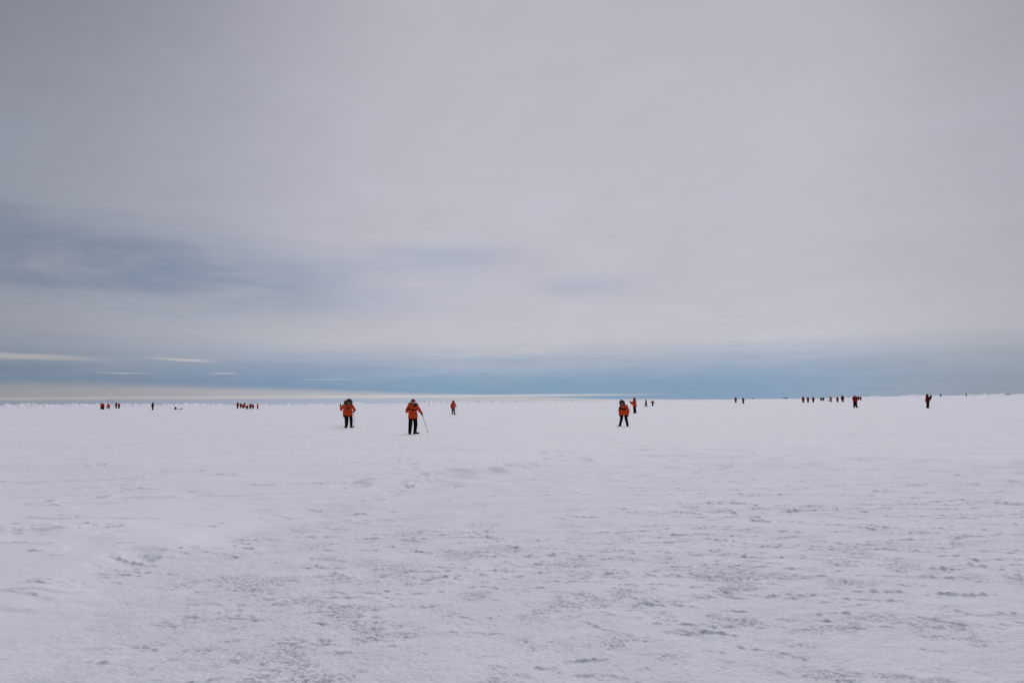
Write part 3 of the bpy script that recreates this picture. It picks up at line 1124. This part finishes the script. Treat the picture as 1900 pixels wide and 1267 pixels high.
camera_thing('black camera held up to the face of the nearest walker with red visor', pA, (.11, -.24, 1.515), (.55, -1, 0), strap=[(-.05, -.22, 1.36), (-.09, -.06, 1.50), (.10, -.06, 1.50), (.14, -.2, 1.42)])

# --- woman in fur hood with camera on the chest
pB = person('person in orange parka with big grey fur hood and black camera on the chest', 647, 793.2, 738.0, yaw=0, near=True, jacket='orange', ruff='fur', hat='black', big_ruff=True,
            pose=dict(look=(-.12, -1, -.10), elL=(-.30, .02, 1.10), haL=(-.32, -.07, .80), elR=(.36, .05, 1.15), haR=(.30, -.20, 1.09), fingR=(-.2, -.8, -.4), toeL=(-.5, -1, 0), toeR=(.8, -1, 0), kneeL=(-.145, -.02, .5), kneeR=(.145, -.02, .5), ankL=(-.16, .02, .10), ankR=(.155, .02, .10)))
top = world_of(pB, (.30, -.24, 1.13))
tx, ty, tr_ = ground_pixel(657.3, 793.0)
trekking_pole('upright trekking pole beside the walker in the grey fur hood', top, (tx, ty, gz(tx, ty)), 1.15)
camera_thing('black camera hanging on the chest of the walker in the grey fur hood', pB, (-.09, -.245, 1.24), (0, -1, -.1), strap=[(-.17, -.12, 1.44), (-.09, .06, 1.49), (.09, .06, 1.49), (.15, -.12, 1.42), (.05, -.24, 1.27)])

pB2 = person('person mostly hidden behind the grey fur hood walker, lifting a phone in black gloves', 642.2, 790.2, 741, yaw=0, jacket='orange', ruff='darkfur', more=-.05,
             pose=dict(hipL=(-.05, 0, .93), hipR=(.07, 0, .93), kneeL=(-.02, -.02, .5), kneeR=(.07, .08, .5), ankL=(-.01, .02, .10), ankR=(.06, .14, .10), toeL=(-.1, -1, 0), toeR=(0, -1, 0),
                       elL=(-.36, -.05, 1.16), haL=(-.40, -.20, 1.49), fingL=(0, -.2, 1), elR=(.06, -.27, 1.12), haR=(-.24, -.30, 1.47), fingR=(-.1, -.1, 1)))

# --- walker looking down
pC = person('person in orange parka with fur hood, head bowed, striding left in black boots', 1158, 791.0, 740.2, yaw=-14, near=True, jacket='orange', ruff='fur', hat='black', band=(1.18, 1.31), badge=True, big_ruff=True,
            pose=dict(look=(-.45, -1, -.38), head=(-.05, -.07, 1.60), neck=(-.01, -.01, 1.46), elL=(-.30, .04, 1.12), haL=(-.27, -.04, .80), elR=(.31, .05, 1.12), haR=(.28, .0, .80), kneeL=(-.16, -.08, .50), ankL=(-.27, -.05, .10), toeL=(-1, -.35, 0),
                      kneeR=(.16, .02, .50), ankR=(.22, .08, .10), toeR=(.35, -1, 0)))

# --- walker in profile
pD = person('person in orange parka in profile facing left, both hands lifting a small camera', 1178, 766.2, 737.0, yaw=-66, near=True, jacket='orange', ruff='darkfur', trousers='brown', more=.035,
            pose=dict(look=(0, -1, -.05), elL=(-.27, -.22, 1.16), haL=(-.12, -.46, 1.34), fingL=(.2, -.6, .7), elR=(.27, -.20, 1.08), haR=(.14, -.44, 1.12), fingR=(-.2, -.8, .3), toeL=(-.1, -1, 0), toeR=(.1, -1, 0)))
camera_thing('small black camera held out by the walker in profile beside the bowed one', pD, (-.05, -.54, 1.36), (0, -1, 0))
top = world_of(pD, (.14, -.50, 1.14))
tx, ty, tr_ = ground_pixel(1169.8, 765.6)
trekking_pole('thin trekking pole planted in front of the walker in profile', top, (tx, ty, gz(tx, ty)))

pE = person('person in orange parka alone before the jagged white ice ridge, black trousers', 841, 768.2, 742.0, yaw=12, near=True, jacket='redor', ruff='redhat',
            pose=dict(toeR=(.9, -.6, 0), elR=(.33, .0, 1.15), haR=(.34, -.12, .95)))
top = world_of(pE, (.36, -.15, 1.0))
tx, ty, tr_ = ground_pixel(846.3, 767.4)
trekking_pole('thin trekking pole beside the lone walker before the ice ridge', top, (tx, ty, gz(tx, ty)))

STRIDE = dict(kneeL=(-.1, -.20, .52), ankL=(-.1, -.26, .10), kneeR=(.1, .10, .52), ankR=(.1, .24, .12), toeR=(0, -1, -.3))
PHOTO = dict(elL=(-.30, -.24, 1.24), haL=(-.08, -.38, 1.56), fingL=(.3, -.3, .9), elR=(.30, -.24, 1.24), haR=(.08, -.38, 1.56), fingR=(-.3, -.3, .9))
SPREAD = dict(elL=(-.44, .0, 1.24), haL=(-.62, -.03, 1.05), fingL=(-.6, 0, -.6), elR=(.44, 0, 1.24), haR=(.62, -.03, 1.05), fingR=(.6, 0, -.6))
BEND = dict(pelvis=(0, .12, .95), chest=(0, -.12, 1.20), neck=(0, -.24, 1.34), head=(0, -.34, 1.43), look=(0, -1, -.6), shL=(-.2, -.2, 1.28), shR=(.2, -.2, 1.28),
            elL=(-.26, -.32, 1.02), haL=(-.2, -.42, .78), elR=(.26, -.32, 1.02), haR=(.2, -.42, .78), hipL=(-.1, .1, .91), hipR=(.1, .1, .91))
KNEEL = dict(pelvis=(0, .05, .55), chest=(0, -.02, .86), neck=(0, -.02, 1.04), head=(0, -.05, 1.19), look=(0, -1, -.2), shL=(-.2, -.02, .98), shR=(.2, -.02, .98),
             elL=(-.29, -.1, .72), haL=(-.15, -.32, .62), elR=(.29, -.1, .72), haR=(.15, -.32, .62), hipL=(-.1, .05, .50), hipR=(.1, .05, .50),
             kneeL=(-.16, -.28, .12), kneeR=(.16, -.28, .14), ankL=(-.16, .16, .10), ankR=(.16, .14, .10), toeL=(0, .5, -.6), toeR=(0, .5, -.6))
CLASP = dict(elL=(-.29, -.06, 1.12), haL=(-.07, -.28, 1.10), fingL=(.8, -.2, 0), elR=(.29, -.06, 1.12), haR=(.07, -.28, 1.08), fingR=(-.8, -.2, 0))

# --- small figures, left to right
person('person in red orange parka with black cap, left member of the far left cluster', 188.2, 759.2, 747.0, 20, CLASP, 'redor', hood=False)
person('person in red parka pressed against the cap wearer of the far left cluster', 191.6, 759.6, 748.6, -60, None, 'red')
person('person in red orange parka stooping over a small black bag between two pairs of people', 201.6, 758.6, 748.4, -70, BEND, 'redor')
person('person in red parka facing left, taller of the pair right of the stooping one', 215.2, 757.8, 746.0, -70, CLASP, 'red', hood=False)
person('person in red parka standing back to back with a facing-left companion', 220.4, 757.8, 747.6, 40, None, 'red')
person('solitary person in dark red parka seen sideways, left of the black box', 283.0, 760.6, 745.8, -85, CLASP, 'darkred', ruff=None)
person('person with black hat standing at the left end of the crouching group', 440.6, 757.6, 745.4, 60, CLASP, 'red', hood=False)
person('person in dark red parka crouching just right of the black hatted one', 446.4, 756.6, 747.6, 0, dict(elR=(.3, -.2, 1.0)), 'darkred')
person('person in red orange parka kneeling in the front of the crouching group', 450.6, 757.0, 749.6, 10, KNEEL, 'redor', sit=True)
person('person in red orange parka with dark hood at the back of the crouching group', 453.2, 756.4, 746.9, 0, CLASP, 'redor')
person('person in red orange parka with dark cap, right of the lime striped bag', 464.2, 758.6, 748.0, 20, CLASP, 'redor', hood=False)
person('person in dark red parka bending against the dark capped one of the close pair', 469.4, 758.6, 749.8, -50, BEND, 'darkred')
person('person in red orange parka standing apart at the right end of the crouching group', 477.8, 758.8, 748.2, 70, None, 'redor')
person('person in dark red parka striding left with legs wide apart', 1199.0, 754.8, 741.0, -80, STRIDE, 'darkred')
person('person in red parka walking off with both arms held out', 1211.2, 753.2, 742.4, 180, SPREAD, 'red', hood=True, ruff=None)
person('person in dark red parka with arms at the sides, left of the photographing one', 1365.4, 747.2, 736.8, -20, None, 'darkred')
person('person in red parka lifting both elbows to photograph, standing on the open ice', 1379.3, 749.0, 737.4, 0, PHOTO, 'red')
person('tiny dark figure on the skyline nearest the photographing one with lifted elbows', 1396.4, 743.2, 738.6, 0, None, 'navy', dist=535)
person('tiny dark figure alone on the skyline between two other dark specks', 1423.4, 742.4, 738.6, 90, STRIDE, 'navy', dist=535)
person('tiny dark figure at the left of a skyline trio', 1454.4, 742.2, 738.2, 0, None, 'navy', dist=535)
person('tiny dark red figure in the middle of a skyline trio', 1457.2, 742.2, 738.2, 40, None, 'darkred', dist=535)
person('tiny dark figure standing at the right of a skyline trio', 1459.8, 741.8, 738.4, 0, None, 'navy', dist=535)
person('broad person in red parka, first of three walkers in a loose row', 1490.6, 747.0, 735.2, 180, None, 'red', ruff=None, wide=1.12)
person('slim person in red parka, middle of three walkers in a loose row', 1499.6, 746.8, 736.0, 180, None, 'red', ruff=None)
person('person in dark navy trousers and dark red parka, last of three walkers in a row', 1509.2, 746.6, 736.0, 160, None, 'darkred', ruff=None)
person('dark figure sitting on the skyline, left of a seated pair', 1523.6, 739.0, 733.0, 0, KNEEL, 'navy', sit=True, dist=262)
person('dark figure sitting on the skyline, right of a seated pair', 1527.6, 739.0, 733.6, 30, KNEEL, 'navy', sit=True, dist=262)
person('person in ochre yellow jacket standing next to a black bag', 1541.9, 745.8, 735.0, 0, CLASP, 'yellow', ruff=None)
person('person in red parka walking behind a taller dark hooded companion', 1554.3, 746.0, 735.6, 170, None, 'red', ruff=None)
person('tall person in dark red parka with dark hood and legs apart', 1563.8, 746.0, 733.0, 180, dict(ankL=(-.18, .03, .10), ankR=(.18, .03, .10)), 'darkred', wide=1.1)
pH = person('person in red parka and pale hat raising both black gloves to the face', 1587.3, 756.3, 732.0, 15, dict(PHOTO, ankL=(-.13, .03, .10), ankR=(.20, .03, .10), toeR=(1, -.5, 0), pelvis=(.02, .01, .98), chest=(-.05, 0, 1.29), neck=(-.08, 0, 1.47), head=(-.09, -.02, 1.62)), 'red', hood=False, hat='pale')
person('dark red figure standing close behind the pale hat photographer, left of a pair', 1593.6, 742.6, 734.4, 0, None, 'darkred')
person('dark red figure standing close behind the pale hat photographer, right of a pair', 1597.4, 742.8, 735.0, 20, None, 'darkred')
def pompom(root, c):
    f = ell(c, (.055, .055, .05))
    sdf_obj('pompom', f, .012, M['black'], root, .02)
pompom(pH, (-.09, .0, 1.80))
pK = person('person in dark red parka in profile facing right, raising a camera', 1722.0, 757.0, 730.2, 84, dict(PHOTO, elL=(-.27, -.22, 1.24), haL=(-.06, -.42, 1.50), elR=(.27, -.22, 1.18), haR=(.08, -.40, 1.44)), 'darkred', ruff='darkred', near=True, more=.065)
camera_thing('large black camera raised by the far right photographer in profile', pK, (0, -.36, 1.58), (0, -1, .05), sc_=1.5)
person('tiny dark red figure on the skyline just right of the far right photographer', 1746.0, 735.5, 731.2, 0, None, 'darkred', dist=430)
person('tiny dark figure half sunk behind the skyline, left of two dots', 1778.0, 733.6, 731.0, 0, KNEEL, 'navy', dist=500, sit=True)
person('tiny dark figure upright on the skyline, rightmost of the far dots', 1793.2, 733.8, 730.4, 0, None, 'navy', dist=480)
person('tiny dark figure lying low on the hummock at the far right edge, left of two', 1868.4, 731.6, 729.6, 0, KNEEL, 'navy', dist=500, sit=True)
person('tiny dark figure lying low on the hummock at the far right edge, right of two', 1872.2, 731.6, 729.6, 0, KNEEL, 'navy', dist=500, sit=True)


# ------------------------------------------------------------------ bags, box, stakes and flags left on the ice
def rounded(c, half, rad, bulge=0.0):
    c, half = np.array(c, float), np.array(half, float)
    def f(p):
        q = np.abs(p - c) - (half - rad)
        d = np.linalg.norm(np.maximum(q, 0), axis=1) + np.minimum(q.max(1), 0) - rad
        return d + bulge * np.sin(p[:, 0] * 23) * np.sin(p[:, 2] * 31 + 1)
    f.bb = (c - half - abs(bulge), c + half + abs(bulge))
    return f


def place(px, py):
    x, y, r = ground_pixel(px, py)
    return (x, y, gz(x, y) - .01), -math.atan2(x, y)


def bag(label, px, py, half, m, stripe=None, name='equipment_bag', yaw=0):
    loc, rz = place(px, py)
    o = thing(name, label, 'bag', loc, rz + yaw)
    hx, hy, hz = half
    sdf_obj('bag_body', rounded((0, 0, hz), half, min(half) * .55, .012), .022, M[m], o)
    for s in (-1, 1):
        co, F = tube([(-hx * .4, s * hy * .5, hz * 1.9), (-hx * .3, s * hy * .4, hz * 2.35), (hx * .3, s * hy * .4, hz * 2.35), (hx * .4, s * hy * .5, hz * 1.9)], .014, .014, 6)
        mesh_obj('carry_handle', co, F, M['black'], o)
    if stripe:
        sdf_obj('stripe', rounded((0, 0, hz * .62), (hx + .015, hy + .015, hz * .2), .02), .02, M[stripe], o)
    return o


bag('black equipment bag with a lime yellow stripe in the crouching group', 458.2, 758.8, (.30, .22, .42), 'black', 'lime')
bag('small black bag at the feet of the stooping red parka', 198.2, 757.6, (.16, .13, .24), 'black')
bag('small black bag on the ice left of the ochre jacket', 1537.6, 743.9, (.30, .18, .14), 'black')
bag('low grey bag on the snow just right of the black box', 331.2, 759.7, (.17, .12, .08), 'greybag')
bag('longer grey bag on the snow, second right of the black box', 336.6, 759.2, (.28, .15, .11), 'greybag', yaw=.4)
bag('tiny dark bag on the skyline right of the three walkers in a row', 1515.2, 738.9, (.22, .16, .20), 'black')
bag('dark speck of a bag on the skyline right of the far right photographer', 1757.6, 734.2, (.45, .25, .28), 'black')

loc, rz = place(325.2, 760.2)
o = thing('equipment_box', 'black waisted equipment box standing on splayed feet on the snow', 'box', loc, rz)
def waist(p):
    t = np.abs(p[:, 2] - .34) / .3
    w = .20 + .05 * t
    return np.maximum(np.maximum(np.abs(p[:, 0]) - w, np.abs(p[:, 1]) - w * .8), np.maximum(.10 - p[:, 2], p[:, 2] - .50)) 
waist.bb = (np.array([-.27, -.22, .1]), np.array([.27, .22, .5]))
sdf_obj('box_body', waist, .022, M['black'], o)
sdf_obj('lid', rounded((0, 0, .545), (.27, .21, .04), .02), .018, M['plastic'], o)
for sx in (-1, 1):
    for sy in (-1, 1):
        co, F = tube([(sx * .17, sy * .13, .14), (sx * .25, sy * .17, .0)], .045, .055, 8)
        mesh_obj('foot', co, F, M['plastic'], o)


def stake(label, px, foot, head_y, r=.014, pennant=None):
    loc, rz = place(px, foot)
    dep = depth_of(*loc)
    L = (foot - head_y) / FPX * dep
    o = thing('marker_stake', label, 'stake', loc, rz, group='thin marker stakes on the ice')
    co, F = tube([(0, 0, -.1), (.004, 0, L * .5), (0, 0, L)], r, r * .7, 8)
    mesh_obj('shaft', co, F, M['bamboo'], o)
    co, F = tube([(0, 0, L * .93), (0, 0, L * .955)], r * 1.25, r * 1.25, 8)
    mesh_obj('tape', co, F, M['flagdark'], o)


stake('thin grey marker stake behind the black waisted box', 324.6, 755.0, 744.2, .022)
stake('thin grey marker stake standing between the nearest walker and the lone one', 795.4, 756.5, 743.0, .020)


def flag(label, px, py, m, w=.30, hh=.2, lean=0.0):
    x, y, r = ground_pixel(px, 756.8)
    z = gz(x, y)
    o = thing('flag', label, 'flag', (x, y, z), -math.atan2(x, y), group='small flags on thin poles among the far left cluster')
    dep = depth_of(x, y, z)
    L = (756.8 - py) / FPX * dep
    co, F = tube([(0, 0, -.1), (0, 0, L * .5), (0, 0, L + hh)], .006, .004, 6)
    mesh_obj('pole', co, F, M['metal'], o)
    nx, nz = 9, 5
    co, F = [], []
    for i in range(nx):
        for j in range(nz):
            u, v = i / (nx - 1), j / (nz - 1)
            for s in (0, 1):
                co.append((u * w, .03 * math.sin(u * 7 + v * 2) * u + s * .004, L + v * hh - .05 * u))
    k = lambda i, j, s: (i * nz + j) * 2 + s
    for i in range(nx - 1):
        for j in range(nz - 1):
            F.append((k(i, j, 0), k(i + 1, j, 0), k(i + 1, j + 1, 0), k(i, j + 1, 0)))
            F.append((k(i, j, 1), k(i, j + 1, 1), k(i + 1, j + 1, 1), k(i + 1, j, 1)))
    for i in range(nx - 1):
        F += [(k(i, 0, 0), k(i, 0, 1), k(i + 1, 0, 1), k(i + 1, 0, 0)), (k(i, nz - 1, 0), k(i + 1, nz - 1, 0), k(i + 1, nz - 1, 1), k(i, nz - 1, 1))]
    for j in range(nz - 1):
        F += [(k(0, j, 0), k(0, j + 1, 0), k(0, j + 1, 1), k(0, j, 1)), (k(nx - 1, j, 0), k(nx - 1, j, 1), k(nx - 1, j + 1, 1), k(nx - 1, j + 1, 0))]
    mesh_obj('cloth', co, F, M[m], o)


flag('small dark flag, highest of the five above the far left cluster', 200.6, 741.9, 'flagdark', .26, .14)
flag('small dark flag, lowest and leftmost of the five above the far left cluster', 198.8, 744.9, 'flagdark', .26, .14)
flag('small grey flag in the middle of the five above the far left cluster', 204.2, 743.2, 'greybag', .24, .14)
flag('small violet blue flag, rightmost of the five above the far left cluster', 208.4, 743.6, 'flagblue', .28, .14)
flag('small dark blue flag low on the right of the five above the far left cluster', 206.8, 746.8, 'flagblue', .22, .16)

for row in PEOPLE:
    print('P', *row)
